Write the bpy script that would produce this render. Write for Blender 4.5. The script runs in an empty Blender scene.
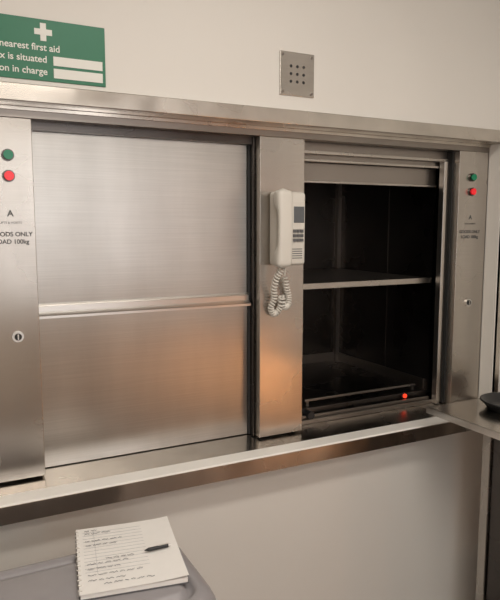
import bpy, bmesh, math, random
from mathutils import Vector, Matrix
random.seed(4)
S=bpy.context.scene
try:
    S.view_settings.view_transform='Standard'
    S.view_settings.look='None'
except Exception: pass

# ---------------------------------------------------------------- materials
def mat(name,col,rough=.5,metal=0,noise=0,nscale=8,bump=0,bscale=60,emit=None,es=0,stretch=(1,1,1),aniso=0,spec=None,rvar=0,rstretch=(1,1,1),smear=0):
    m=bpy.data.materials.new(name);m.use_nodes=True
    nt=m.node_tree;b=nt.nodes['Principled BSDF']
    b.inputs['Base Color'].default_value=(*col,1);b.inputs['Roughness'].default_value=rough;b.inputs['Metallic'].default_value=metal
    if spec is not None:b.inputs['Specular IOR Level'].default_value=spec
    tc=nt.nodes.new('ShaderNodeTexCoord');mp=nt.nodes.new('ShaderNodeMapping');mp.inputs['Scale'].default_value=stretch
    nt.links.new(tc.outputs['Object'],mp.inputs['Vector'])
    n=nt.nodes.new('ShaderNodeTexNoise');n.inputs['Scale'].default_value=nscale;n.inputs['Detail'].default_value=4
    nt.links.new(mp.outputs[0],n.inputs['Vector'])
    if noise:
        r=nt.nodes.new('ShaderNodeMapRange');r.inputs['From Min'].default_value=.25;r.inputs['From Max'].default_value=.75
        r.inputs['To Min'].default_value=1-noise;r.inputs['To Max'].default_value=1+noise
        nt.links.new(n.outputs['Fac'],r.inputs['Value'])
        fac=r.outputs[0]
        if smear:
            mp2=nt.nodes.new('ShaderNodeMapping');mp2.inputs['Scale'].default_value=(7,7,1.2);nt.links.new(tc.outputs['Object'],mp2.inputs['Vector'])
            ns=nt.nodes.new('ShaderNodeTexNoise');ns.inputs['Scale'].default_value=1;ns.inputs['Detail'].default_value=5;nt.links.new(mp2.outputs[0],ns.inputs['Vector'])
            r2=nt.nodes.new('ShaderNodeMapRange');r2.inputs['From Min'].default_value=.3;r2.inputs['From Max'].default_value=.7
            r2.inputs['To Min'].default_value=1-smear;r2.inputs['To Max'].default_value=1+smear
            nt.links.new(ns.outputs['Fac'],r2.inputs['Value'])
            mm=nt.nodes.new('ShaderNodeMath');mm.operation='MULTIPLY';nt.links.new(fac,mm.inputs[0]);nt.links.new(r2.outputs[0],mm.inputs[1]);fac=mm.outputs[0]
        v=nt.nodes.new('ShaderNodeVectorMath');v.operation='SCALE';v.inputs[0].default_value=col
        nt.links.new(fac,v.inputs['Scale']);nt.links.new(v.outputs[0],b.inputs['Base Color'])
    if rvar:
        r=nt.nodes.new('ShaderNodeMapRange');r.inputs['From Min'].default_value=.3;r.inputs['From Max'].default_value=.7
        r.inputs['To Min'].default_value=rough-rvar;r.inputs['To Max'].default_value=rough+rvar
        n3=nt.nodes.new('ShaderNodeTexNoise');n3.inputs['Scale'].default_value=4;n3.inputs['Detail'].default_value=3
        nt.links.new(tc.outputs['Object'],n3.inputs['Vector'])
        nt.links.new(n3.outputs['Fac'],r.inputs['Value']);nt.links.new(r.outputs[0],b.inputs['Roughness'])
    if bump:
        n2=nt.nodes.new('ShaderNodeTexNoise');n2.inputs['Scale'].default_value=bscale
        nt.links.new(mp.outputs[0],n2.inputs['Vector'])
        bp=nt.nodes.new('ShaderNodeBump');bp.inputs['Strength'].default_value=bump;bp.inputs['Distance'].default_value=.002
        nt.links.new(n2.outputs['Fac'],bp.inputs['Height']);nt.links.new(bp.outputs[0],b.inputs['Normal'])
    if aniso:
        b.inputs['Anisotropic'].default_value=aniso
        t=nt.nodes.new('ShaderNodeTangent');t.direction_type='UV_MAP';nt.links.new(t.outputs[0],b.inputs['Tangent'])
    if emit:
        b.inputs['Emission Color'].default_value=(*emit,1);b.inputs['Emission Strength'].default_value=es
    return m
steel=mat('brushed_steel',(.52,.50,.47),.31,1,noise=.07,nscale=5,stretch=(1,1,90),aniso=.75,rvar=.035,smear=.1)
steelf=mat('brushed_steel_frame',(.52,.485,.445),.27,1,noise=.05,nscale=6,stretch=(1,1,60),aniso=.7,rvar=.03,smear=.1)
steel_t=mat('steel_trim',(.62,.58,.53),.24,1,noise=.12,nscale=3,stretch=(3,3,3),rvar=.1)
steel_sill=mat('steel_sill_front',(.50,.44,.38),.24,1,noise=.2,nscale=2,stretch=(4,3,3),rvar=.1)
steel_b=mat('bright_steel',(.75,.73,.70),.28,1)
steel_d=mat('shaded_dark_steel',(.115,.105,.10),.3,1,noise=.15,nscale=4,rvar=.08)  # dark steel; the car's lack of light is put into the colour
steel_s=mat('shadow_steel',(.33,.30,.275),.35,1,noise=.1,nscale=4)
dark=mat('dark_gap',(.02,.02,.02),.6)
black=mat('black_plastic',(.015,.015,.017),.35)
wallm=mat('painted_wall',(.77,.745,.70),.55,noise=.02,nscale=3,bump=.06,bscale=120)
ceilm=mat('ceiling_paint',(.8,.78,.75),.8,noise=.02,nscale=2)
floorm=mat('vinyl_floor',(.2,.18,.17),.45,noise=.25,nscale=30)
white=mat('white_plastic',(.72,.69,.63),.35)
highlightm=mat('sill_highlight_white',(.88,.86,.82),.3,noise=.04,nscale=12)  # overhead light along the sill front, painted in as white
grey=mat('grey_plastic',(.29,.275,.285),.4,noise=.05,nscale=20,bump=.1,bscale=300)
grey2=mat('grey_plastic_dark',(.12,.12,.125),.5)
green=mat('sign_green',(.012,.17,.085),.45,noise=.03,nscale=5)
signw=mat('sign_white',(.82,.82,.77),.5)
paper=mat('paper',(.86,.84,.81),.8,noise=.02,nscale=30)
ink=mat('ink',(.06,.06,.09),.7)
rule=mat('ruled_line',(.4,.4,.42),.7)
ink2=mat('faded_label_ink',(.10,.10,.10),.6)
led=mat('red_led',(.6,.02,.01),.3,emit=(1,.06,.02),es=1.2)
redb=mat('red_button',(.75,.02,.03),.25,emit=(1,.02,.03),es=.35)
greenb=mat('green_button',(.01,.2,.1),.25,emit=(0,.5,.2),es=.05)
screen=mat('phone_panel',(.12,.13,.14),.3)
wood=mat('added_door_wood',(.62,.22,.07),.45,noise=.25,nscale=3,stretch=(6,6,.6))

# ---------------------------------------------------------------- helpers
def link(o,parent=None):
    S.collection.objects.link(o)
    if parent:o.parent=parent
    return o
def empty(name,loc=(0,0,0)):
    e=bpy.data.objects.new(name,None);e.empty_display_size=.05;e.location=loc;S.collection.objects.link(e);return e
def uvs(bm):
    l=bm.loops.layers.uv.verify()
    for f in bm.faces:
        n=f.normal
        for lp in f.loops:
            c=lp.vert.co
            if abs(n.z)>.7: lp[l].uv=(c.x,c.y)
            elif abs(n.x)>.7: lp[l].uv=(c.y,c.z)
            else: lp[l].uv=(c.x,c.z)
def addbox(bm,x0,x1,y0,y1,z0,z1,bev=0,seg=2):
    r=bmesh.ops.create_cube(bm,size=1)
    vs=r['verts']
    for v in vs:
        v.co=Vector(((x0+x1)/2+v.co.x*(x1-x0),(y0+y1)/2+v.co.y*(y1-y0),(z0+z1)/2+v.co.z*(z1-z0)))
    if bev:
        es=set(e for v in vs for e in v.link_edges)
        bmesh.ops.bevel(bm,geom=list(es),offset=bev,segments=seg,affect='EDGES',profile=.5)
def fin(bm,name,m,parent=None,smooth=False):
    bmesh.ops.recalc_face_normals(bm,faces=bm.faces)
    bm.normal_update();uvs(bm)
    me=bpy.data.meshes.new(name);bm.to_mesh(me);bm.free();me.materials.append(m)
    if smooth:
        for p in me.polygons:p.use_smooth=True
    return link(bpy.data.objects.new(name,me),parent)
def box(name,x0,x1,y0,y1,z0,z1,m,parent=None,bev=0.0,seg=2):
    bm=bmesh.new();addbox(bm,x0,x1,y0,y1,z0,z1,bev,seg);return fin(bm,name,m,parent)
def boxes(name,lst,m,parent=None,bev=0.0):
    bm=bmesh.new()
    for b in lst:addbox(bm,*b,bev)
    return fin(bm,name,m,parent)
def cylY(bm,x,z,y0,y1,r,seg=24,r2=None):
    M=Matrix.Translation((x,(y0+y1)/2,z))@Matrix.Rotation(math.pi/2,4,'X')
    bmesh.ops.create_cone(bm,cap_ends=True,segments=seg,radius1=r,radius2=r if r2 is None else r2,depth=abs(y1-y0),matrix=M)
def cyl(name,x,z,y0,y1,r,m,parent=None,r2=None):
    bm=bmesh.new();cylY(bm,x,z,y0,y1,r,24,r2);return fin(bm,name,m,parent)
def prism(name,prof,x0,x1,m,parent=None):
    bm=bmesh.new()
    a=[bm.verts.new((x0,p[0],p[1])) for p in prof];b=[bm.verts.new((x1,p[0],p[1])) for p in prof]
    n=len(prof)
    for i in range(n):bm.faces.new((a[i],a[(i+1)%n],b[(i+1)%n],b[i]))
    bm.faces.new(a);bm.faces.new(b[::-1])
    return fin(bm,name,m,parent)
def text(name,body,x,y,z,size,m,parent,align='LEFT',bold=0,rot=(math.pi/2,0,0),sx=1):
    c=bpy.data.curves.new(name+'_c','FONT');c.body=body;c.size=size;c.align_x=align;c.extrude=.0004;c.offset=bold
    o=bpy.data.objects.new(name+'_t',c);S.collection.objects.link(o)
    bpy.context.view_layer.update()
    me=bpy.data.meshes.new_from_object(o.evaluated_get(bpy.context.evaluated_depsgraph_get()))
    bpy.data.objects.remove(o);me.materials.clear();me.materials.append(m)
    ob=bpy.data.objects.new(name,me);ob.rotation_euler=rot;ob.location=(x,y,z);ob.scale=(sx,1,1);return link(ob,parent)
def tube(name,pts,r,m,parent=None,res=3,cyc=False):
    c=bpy.data.curves.new(name,'CURVE');c.dimensions='3D';c.bevel_depth=r;c.bevel_resolution=res
    sp=c.splines.new('POLY');sp.points.add(len(pts)-1)
    for i,p in enumerate(pts):sp.points[i].co=(*p,1)
    sp.use_cyclic_u=cyc
    o=bpy.data.objects.new(name,c);S.collection.objects.link(o);bpy.context.view_layer.update()
    me=bpy.data.meshes.new_from_object(o.evaluated_get(bpy.context.evaluated_depsgraph_get()))
    bpy.data.objects.remove(o);me.materials.clear();me.materials.append(m)
    for p in me.polygons:p.use_smooth=True
    return link(bpy.data.objects.new(name,me),parent)

# ---------------------------------------------------------------- room
WY=-.05
XL,XR,YB,ZC=-1.6,2.1,-3.4,2.6
OX0,OX1,OZ0,OZ1=.08,1.885,.79,1.82
boxes('wall_back',[(XL,OX0,WY,.1,0,ZC),(OX1,XR,WY,.1,0,ZC),(OX0,OX1,WY,.1,OZ1,ZC),(OX0,OX1,WY,.1,0,OZ0)],wallm)
box('wall_left',XL-.1,XL,YB,.1,0,ZC,wallm)
box('wall_right',XR,XR+.1,YB,.1,0,ZC,wallm)
box('wall_front',XL,XR,YB-.1,YB,0,ZC,wallm)
box('floor',XL-.1,XR+.1,YB-.1,.9,-.1,0,floorm)
box('ceiling',XL-.1,XR+.1,YB-.1,.1,ZC,ZC+.1,ceilm)
Wn=empty('added_window')  # unseen window, added so its glow lightens the steel doors
boxes('frame',[(.25,.31,YB,YB+.05,.95,2.25),(1.44,1.50,YB,YB+.05,.95,2.25),(.25,1.50,YB,YB+.05,2.25,2.31),(.25,1.50,YB,YB+.05,.89,.95)],white,Wn,.003)
box('mullion',.86,.89,YB+.001,YB+.045,.95,2.25,white,Wn)
pane=mat('added_glow_pane',(.8,.85,.9),.6,emit=(.96,.97,1),es=2.0)  # glowing pane added for the sheen on the doors
box('pane',.31,1.44,YB+.001,YB+.012,.95,2.25,pane,Wn)

d=empty('added_door')  # unseen orange door, added for a warm reflection in the steel
box('leaf',XR-.045,XR-.005,-3.28,-2.56,.01,2.0,wood,d,.004)
boxes('frame',[(XR-.06,XR-.001,-3.36,-3.29,0,2.07),(XR-.06,XR-.001,-2.55,-2.48,0,2.07),(XR-.06,XR-.001,-3.36,-2.48,2.01,2.08)],wood,d)
cyl('handle_rose',XR-.07,1.0,-2.64,-2.62,.02,steel_b,d)

# ---------------------------------------------------------------- dumbwaiter
D=empty('dumbwaiter')
boxes('trim_top',[(-.02,1.90,-.075,WY,1.80,1.842)],steel_t,D,.002)
box('soffit',OX0,OX1,WY,.0,1.80,1.815,steel_t,D)
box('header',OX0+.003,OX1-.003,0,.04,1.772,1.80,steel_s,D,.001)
box('header_lip',OX0+.003,OX1-.003,-.006,0,1.79,1.80,steel_t,D,.001)
box('header_back',OX0+.003,1.08,.04,.055,1.75,1.81,steel_d,D)
box('reveal_right',1.868,OX1-.001,WY-.012,.0,.83,1.80,wallm,D,.001)
box('edge_trim_right',1.87,1.905,WY-.012,WY-.001,.83,1.80,steel_t,D,.001)
box('reveal_left',OX0+.001,.1,WY-.01,.0,.83,1.80,steel_t,D,.001)
prism('sill_top',[(.07,.80),(.07,.822),(-.062,.814),(-.062,.80)],OX0-.1,1.87,steel_t,D)
prism('sill_highlight',[(-.0625,.80),(-.0625,.8145),(-.112,.8115),(-.1165,.808),(-.1165,.80)],-.02,1.87,highlightm,D)  # front strip of the sill carrying the painted highlight
prism('sill_front',[(-.05,.762),(-.05,.7995),(-.117,.7995),(-.117,.808),(-.12,.808),(-.12,.762)],-.02,1.87,steel_sill,D)
def panel(x0,x1,nm,cx,fm):
    box('panel_'+nm,x0,x1,0,.05,.825,1.772,fm,D,.0015)
    for z,m in ((1.678,greenb),(1.626,redb)):
        bm=bmesh.new();cylY(bm,cx,z,0,-.006,.0150,28);fin(bm,'button_ring_'+nm,steel_d,D)
        bm=bmesh.new();cylY(bm,cx,z,-.014,-.006,.0105,28,.0118);fin(bm,'button_'+nm,m,D)
    cyl('lock_ring_'+nm,cx+.005,1.213,0,-.006,.0145,steel_b,D)
    cyl('lock_core_'+nm,cx+.005,1.213,-.006,-.009,.009,dark,D)
    box('lock_slot_'+nm,cx+.0035,cx+.0065,-.0105,-.009,1.206,1.22,steel_b,D)
    text('logo_'+nm,'A',cx,-.0006,1.525,.022,ink2,D,'CENTER',.0006)
    text('label_a_'+nm,'GOODS ONLY',cx,-.0006,1.474,.0158,ink2,D,'CENTER',.0004)
    text('label_b_'+nm,'LOAD 100kg',cx,-.0006,1.455,.0158,ink2,D,'CENTER',.0004)
    text('label_c_'+nm,'LIFTS & HOISTS',cx,-.0006,1.506,.008,ink2,D,'CENTER')
panel(.1,.24,'left',.180,steelf);panel(1.722,1.866,'right',1.785,steelf)
box('mullion',.90,1.06,0,.05,.825,1.772,steelf,D,.002)
box('door_upper',.236,.886,.062,.075,1.282,1.80,steel,D,.001)
box('door_lower',.236,.886,.058,.071,.824,1.262,steel,D,.001)
prism('door_handle_lip',[(.058,1.250),(.034,1.250),(.034,1.257),(.050,1.267),(.050,1.281),(.044,1.286),(.062,1.288)],.238,.887,steel_b,D)
box('door_slot_left',.8865,.8995,.052,.085,.824,1.80,dark,D)
box('door_rail',.893,.897,.03,.052,.824,1.772,steel_d,D)
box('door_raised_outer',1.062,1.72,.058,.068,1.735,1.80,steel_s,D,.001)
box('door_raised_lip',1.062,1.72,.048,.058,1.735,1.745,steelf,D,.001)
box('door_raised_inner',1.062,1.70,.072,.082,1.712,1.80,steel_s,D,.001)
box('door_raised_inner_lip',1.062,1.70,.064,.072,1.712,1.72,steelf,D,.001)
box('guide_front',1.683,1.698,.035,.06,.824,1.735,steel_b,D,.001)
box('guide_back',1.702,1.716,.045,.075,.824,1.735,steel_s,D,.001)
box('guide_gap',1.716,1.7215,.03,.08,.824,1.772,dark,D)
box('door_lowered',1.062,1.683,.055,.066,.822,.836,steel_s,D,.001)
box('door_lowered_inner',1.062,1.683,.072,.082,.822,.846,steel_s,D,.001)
# car
x0,x1,y0,y1,z0,z1=1.03,1.70,.1,.72,.862,1.72
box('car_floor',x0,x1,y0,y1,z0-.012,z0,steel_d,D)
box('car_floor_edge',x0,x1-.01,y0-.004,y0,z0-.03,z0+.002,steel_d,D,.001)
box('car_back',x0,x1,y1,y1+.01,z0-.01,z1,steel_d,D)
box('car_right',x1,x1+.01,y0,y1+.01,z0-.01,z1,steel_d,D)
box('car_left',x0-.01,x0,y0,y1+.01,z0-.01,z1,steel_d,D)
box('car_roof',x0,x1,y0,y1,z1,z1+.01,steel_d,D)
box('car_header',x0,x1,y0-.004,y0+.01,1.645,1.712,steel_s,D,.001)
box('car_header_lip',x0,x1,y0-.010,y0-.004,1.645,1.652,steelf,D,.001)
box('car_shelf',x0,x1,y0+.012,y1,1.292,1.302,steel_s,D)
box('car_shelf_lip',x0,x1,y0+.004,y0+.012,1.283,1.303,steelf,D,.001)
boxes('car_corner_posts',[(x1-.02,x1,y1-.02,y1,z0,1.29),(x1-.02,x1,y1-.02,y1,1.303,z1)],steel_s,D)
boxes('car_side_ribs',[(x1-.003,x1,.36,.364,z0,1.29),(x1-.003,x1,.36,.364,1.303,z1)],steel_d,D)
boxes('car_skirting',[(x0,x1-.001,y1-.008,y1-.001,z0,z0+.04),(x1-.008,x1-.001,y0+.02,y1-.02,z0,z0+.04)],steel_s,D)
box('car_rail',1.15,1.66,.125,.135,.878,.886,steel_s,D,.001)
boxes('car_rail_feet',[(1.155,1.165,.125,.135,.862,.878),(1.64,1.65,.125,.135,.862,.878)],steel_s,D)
cyl('indicator_lamp',1.575,.856,.085,.0955,.008,led,D)
cyl('indicator_bezel',1.575,.856,.0905,.0958,.014,black,D)
cyl('stop_knob',1.135,.848,.06,.094,.014,black,D)
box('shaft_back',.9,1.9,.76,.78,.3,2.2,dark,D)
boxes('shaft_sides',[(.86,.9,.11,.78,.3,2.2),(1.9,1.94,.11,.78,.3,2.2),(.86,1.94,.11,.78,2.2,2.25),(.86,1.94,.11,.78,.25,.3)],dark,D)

# ---------------------------------------------------------------- speaker grille plate
G=empty('speaker_plate')
bm=bmesh.new();addbox(bm,.938,1.057,WY-.004,WY,1.887,2.013,.0015)
fin(bm,'plate',steelf,G)
bm=bmesh.new()
for i in (-1,0,1):
    for j in (-1,0,1):cylY(bm,.9975+i*.022,1.95+j*.022,WY-.0046,WY-.003,.0045,16)
fin(bm,'holes',dark,G)
bm=bmesh.new()
for i in (-1,1):
    for j in (-1,1):cylY(bm,.9975+i*.05,1.95+j*.053,WY-.006,WY-.003,.0042,16)
fin(bm,'screws',steel_s,G)

# ---------------------------------------------------------------- first aid sign
A=empty('first_aid_sign')
sy=WY-.003
box('board',.118,.421,sy,WY,1.857,2.003,green,A,.0008)
boxes('cross',[(.262,.276,sy-.0008,sy,1.952,1.994),(.248,.262,sy-.0008,sy,1.966,1.980),(.276,.290,sy-.0008,sy,1.966,1.980)],signw,A)
text('line_1','The nearest first aid',.308,sy-.0002,1.929,.0225,signw,A,'RIGHT',.0003)
text('line_2','box is situated',.276,sy-.0002,1.901,.0225,signw,A,'RIGHT',.0003)
text('line_3','Person in charge',.276,sy-.0002,1.872,.0225,signw,A,'RIGHT',.0003)
boxes('boxes',[(.291,.413,sy-.0008,sy,1.896,1.918),(.291,.413,sy-.0008,sy,1.866,1.889)],signw,A)

# ---------------------------------------------------------------- intercom phone
P=empty('intercom_phone')
bm=bmesh.new();addbox(bm,.93,1.040,-.045,-.0005,1.378,1.605,.012,4);fin(bm,'base',white,P,True)
box('face_recess',.978,1.033,-.0465,-.044,1.49,1.575,white,P,.001)
box('name_panel',.994,1.031,-.048,-.0445,1.51,1.560,screen,P,.001)
boxes('keys',[(.992+i*.013,1.002+i*.013,-.0495,-.044,1.452+j*.014,1.461+j*.014) for i in range(3) for j in range(3)],grey2,P)
boxes('grille_slots',[(.99,1.026,-.0458,-.044,1.400+j*.007,1.4025+j*.007) for j in range(5)],grey2,P)
bm=bmesh.new();rings=[];N=28;K=20
for i in range(N+1):
    t=i/N;z=1.372+t*(1.612-1.372)
    s=min(abs(t-.0),abs(1-t))
    cap=min(1,math.sqrt(max(0.0,1-(1-min(s/.07,1))**2))+.05)
    thick=(.020+.020*(1/(1+math.exp((s-.23)*45))))
    w=(.0235+.003*(1/(1+math.exp((s-.23)*45))))*cap
    front=-.088-.004*math.sin(math.pi*t)
    back=front+thick*1.05
    cy=(front+back)/2;h=(back-front)/2*cap
    ring=[]
    for k in range(K):
        a=2*math.pi*k/K;ca,sa=math.cos(a),math.sin(a)
        f=lambda q:math.copysign(abs(q)**.6,q)
        ring.append(bm.verts.new((.943+w*f(ca),cy+h*f(sa),z)))
    rings.append(ring)
for i in range(N):
    for k in range(K):bm.faces.new((rings[i][k],rings[i][(k+1)%K],rings[i+1][(k+1)%K],rings[i+1][k]))
bm.faces.new(rings[0]);bm.faces.new(rings[-1][::-1])
fin(bm,'handset',white,P,True)
def smooth(path,n=8):
    out=[];p=[Vector(q) for q in path];p=[p[0]*2-p[1]]+p+[p[-1]*2-p[-2]]
    for i in range(1,len(p)-2):
        for k in range(n):
            t=k/n
            out.append(.5*((2*p[i])+(p[i+1]-p[i-1])*t+(2*p[i-1]-5*p[i]+4*p[i+1]-p[i+2])*t*t+(3*p[i]-p[i-1]-3*p[i+1]+p[i+2])*t**3))
    out.append(p[-2]);return out
def coil(path,turns,r,n=14):
    path=smooth(path);pts=[];L=len(path)-1;T=turns*n
    for i in range(T+1):
        u=i/T*L;k=min(int(u),L-1);f=u-k
        p=path[k].lerp(path[k+1],f)
        t=(path[k+1]-path[k]).normalized()
        a=Vector((0,1,0));b=t.cross(a).normalized();a=b.cross(t).normalized();an=2*math.pi*i/n
        pts.append(p+a*math.sin(an)*r+b*math.cos(an)*r)
    return pts
path=[(.944,-.064,1.372),(.934,-.05,1.345),(.932,-.035,1.31),(.938,-.024,1.275),(.930,-.018,1.245),(.944,-.016,1.226),(.962,-.02,1.245),(.962,-.03,1.280),(.972,-.024,1.250),(.991,-.018,1.25),(.995,-.016,1.275),(.986,-.02,1.305),(.974,-.026,1.342)]
tube('cord_coil',coil(path,44,.0080),.0028,white,P,2)
tube('cord_lead',[(.974,-.026,1.345),(.976,-.024,1.36),(.980,-.02,1.382)],.003,white,P,2)

# ---------------------------------------------------------------- counter on the right
T=empty('steel_counter')
boxes('top',[(1.445,XR-.002,-1.05,-.17,.880,.899)],steel_t,T,.003)
box('top_edge',1.441,1.4445,-1.05,-.17,.879,.900,steel_b,T,.001)
boxes('legs',[(1.69,1.725,-.225,-.19,0,.879),(1.69,1.725,-1.04,-1.005,0,.879),(2.05,2.085,-1.04,-1.005,0,.879),(2.05,2.085,-.225,-.19,0,.879)],steelf,T,.002)
box('side_panel',1.70,1.715,-1.0,-.23,.05,.874,steel_d,T)
box('undershelf',1.73,2.05,-1.0,-.23,.25,.27,steel_d,T)
K_=empty('frying_pan')
bm=bmesh.new()
prof=[(0,.9),(.075,.9),(.095,.925),(.099,.925),(.098,.929),(.092,.929),(.073,.905),(0,.905)]
cx,cy=1.675,-.315
rs=[]
for k in range(32):
    a=2*math.pi*k/32
    rs.append([bm.verts.new((cx+p[0]*math.cos(a),cy+p[0]*math.sin(a),p[1]+.0005)) for p in prof])
for k in range(32):
    for i in range(len(prof)-1):
        try:bm.faces.new((rs[k][i],rs[k][i+1],rs[(k+1)%32][i+1],rs[(k+1)%32][i]))
        except Exception:pass
bmesh.ops.remove_doubles(bm,verts=bm.verts,dist=1e-5)
fin(bm,'pan',black,K_,True)
tube('handle',[(1.73,-.395,.924),(1.77,-.46,.936),(1.82,-.53,.942)],.009,black,K_)

# ---------------------------------------------------------------- grey plastic bin
B=empty('plastic_bin')
def rrect(x0,x1,y0,y1,r,n=8):
    pts=[]
    for cx,cy,a0 in ((x1-r,y1-r,0),(x0+r,y1-r,90),(x0+r,y0+r,180),(x1-r,y0+r,270)):
        for i in range(n+1):
            a=math.radians(a0+90*i/n);pts.append((cx+r*math.cos(a),cy+r*math.sin(a)))
    return pts
def loft(name,levels,m,parent,capb=True):
    bm=bmesh.new();rr=[]
    for (x0,x1,y0,y1,r,z) in levels:
        rr.append([bm.verts.new((p[0],p[1],z)) for p in rrect(x0,x1,y0,y1,r)])
    n=len(rr[0])
    for a,b in zip(rr[:-1],rr[1:]):
        for k in range(n):bm.faces.new((a[k],a[(k+1)%n],b[(k+1)%n],b[k]))
    bm.faces.new(rr[0][::-1]);bm.faces.new(rr[-1])
    return fin(bm,name,m,parent,True)
bx0,bx1,by0,by1=-.12,.486,-.66,-.315
def ins(d,z,r=.085):return (bx0+d,bx1-d,by0+d,by1-d,max(r-d,.01),z)
loft('lid',[ins(.03,.66),ins(.0,.663),ins(-.006,.675),ins(-.004,.715),ins(.001,.736),ins(.008,.750),ins(.018,.760),ins(.030,.765),ins(.040,.765),ins(.046,.759),ins(.052,.754),ins(.060,.756),ins(.066,.765),ins(.075,.7675)],grey,B)
loft('body',[(bx0+.08,bx1-.08,by0+.05,by1-.05,.05,.0),(bx0+.03,bx1-.03,by0+.03,by1-.03,.06,.60),(bx0+.01,bx1-.01,by0+.01,by1-.01,.06,.61),(bx0+.01,bx1-.01,by0+.01,by1-.01,.06,.659)],grey,B)
# ---------------------------------------------------------------- notebook
Nn=empty('notebook',(.350,-.418,.7685));Nn.rotation_euler=(0,0,math.radians(-10))
w,h=.109,.138
box('back_cover',-w,w,-h,h,0,.002,grey2,Nn)
box('pages',-w+.002,w-.002,-h+.002,h-.002,.002,.012,paper,Nn)
bm=bmesh.new()
nx,ny=12,16;g=[[bm.verts.new((-w+2*w*i/nx,-h+2*h*j/ny,.0125+.006*max(0,(i/nx-.6))**2*4+.008*max(0,.25-j/ny)*(i/nx))) for j in range(ny+1)] for i in range(nx+1)]
for i in range(nx):
    for j in range(ny):bm.faces.new((g[i][j],g[i+1][j],g[i+1][j+1],g[i][j+1]))
fin(bm,'top_page',paper,Nn,True)
boxes('ruled_lines',[(-.095,.04,y,y+.0006,.0120,.0129) for y in [-.06+.0145*k for k in range(13)]]+[(-.070,-.0694,-.07,.125,.0120,.0130)],rule,Nn)
def scrib(name,rows,seed):
    random.seed(seed);c=[]
    for (x,y,L) in rows:
        xx=x
        while xx<x+L:
            wl=random.uniform(.008,.02);n=int(wl/.0012)
            c.append([(xx+k*.0012,y+random.uniform(-.0030,.0030),.0146) for k in range(n+1)])
            xx+=wl+.004
    cu=bpy.data.curves.new(name,'CURVE');cu.dimensions='3D';cu.bevel_depth=.0005;cu.bevel_resolution=0
    for p in c:
        sp=cu.splines.new('POLY');sp.points.add(len(p)-1)
        for i,q in enumerate(p):sp.points[i].co=(*q,1)
    o=bpy.data.objects.new(name+'_c',cu);S.collection.objects.link(o);bpy.context.view_layer.update()
    me=bpy.data.meshes.new_from_object(o.evaluated_get(bpy.context.evaluated_depsgraph_get()));bpy.data.objects.remove(o)
    me.materials.clear();me.materials.append(ink);link(bpy.data.objects.new(name,me),Nn)
scrib('handwriting',[(-.09,.12,.03),(-.09,.105,.05),(-.09,.07,.08),(-.09,.05,.06),(-.05,-.015,.06),(-.09,-.03,.09),(-.09,-.05,.07),(-.09,-.075,.11),(-.09,-.095,.06),(-.06,-.112,.09)],3)
bm=bmesh.new()
for i in range(14):
    addbox(bm,-w-.003,-w+.006,-h+.012+i*.0192,-h+.015+i*.0192,.001,.0145)
fin(bm,'binding',steel_b,Nn)
PN=empty('ballpoint_pen',(.408,-.442,.7885));PN.rotation_euler=(0,0,math.radians(-2))
bm=bmesh.new()
def cylX(bm,a,b,r1,r2):
    M=Matrix.Translation(((a+b)/2,0,0))@Matrix.Rotation(math.pi/2,4,'Y')
    bmesh.ops.create_cone(bm,cap_ends=True,segments=14,radius1=r1,radius2=r2,depth=b-a,matrix=M)
cylX(bm,-.018,.026,.0042,.0042);cylX(bm,-.028,-.018,.001,.0042);fin(bm,'barrel',black,PN)
bm=bmesh.new();cylX(bm,.026,.031,.003,.003);fin(bm,'clicker',steel_b,PN)
box('clip',.003,.027,-.001,.001,.0042,.006,steel_b,PN)
# ---------------------------------------------------------------- lights
def lamp(name,x,y,L,W,power,col):
    e=empty(name)
    box('housing',x-L/2-.03,x+L/2+.03,y-W/2-.03,y+W/2+.03,ZC-.03,ZC-.0005,white,e,.003)
    ld=bpy.data.lights.new('tube','AREA');ld.shape='RECTANGLE';ld.size=L;ld.size_y=W;ld.energy=power;ld.color=col
    o=bpy.data.objects.new('tube',ld);o.location=(x,y,ZC-.034);link(o,e)
lamp('ceiling_light',.7,-1.3,.9,.25,19,(1,.93,.84))
lamp('ceiling_light',.2,-2.7,1.5,.5,20,(1,.92,.83))
for y,pw in ((-1.82,1.5),(-2.30,2.4)):
    e=empty('added_streak_light')  # unseen low lights, added to throw warm streaks on door and mullion
    box('housing',XR-.03,XR-.001,y-.06,y+.06,.15,.75,white,e,.003)
    ld=bpy.data.lights.new('glow','AREA');ld.shape='RECTANGLE';ld.size=.55;ld.size_y=.05;ld.energy=pw;ld.color=(1,.42,.14)
    o=bpy.data.objects.new('glow',ld);o.location=(XR-.035,y,.45);o.rotation_euler=(0,math.radians(90),0);link(o,e)

w_=bpy.data.worlds.new('World');S.world=w_;w_.use_nodes=True
w_.node_tree.nodes['Background'].inputs[0].default_value=(.5,.47,.43,1);w_.node_tree.nodes['Background'].inputs[1].default_value=.1

# ---------------------------------------------------------------- camera
cam=bpy.data.cameras.new('camera');co=bpy.data.objects.new('camera',cam);S.collection.objects.link(co)
cam.sensor_fit='HORIZONTAL';cam.sensor_width=36;cam.lens=36*620/500
co.location=(0,-1.7,1.5);co.rotation_euler=(math.radians(90-6.8),0,math.radians(-27));cam.clip_start=.02
S.camera=co
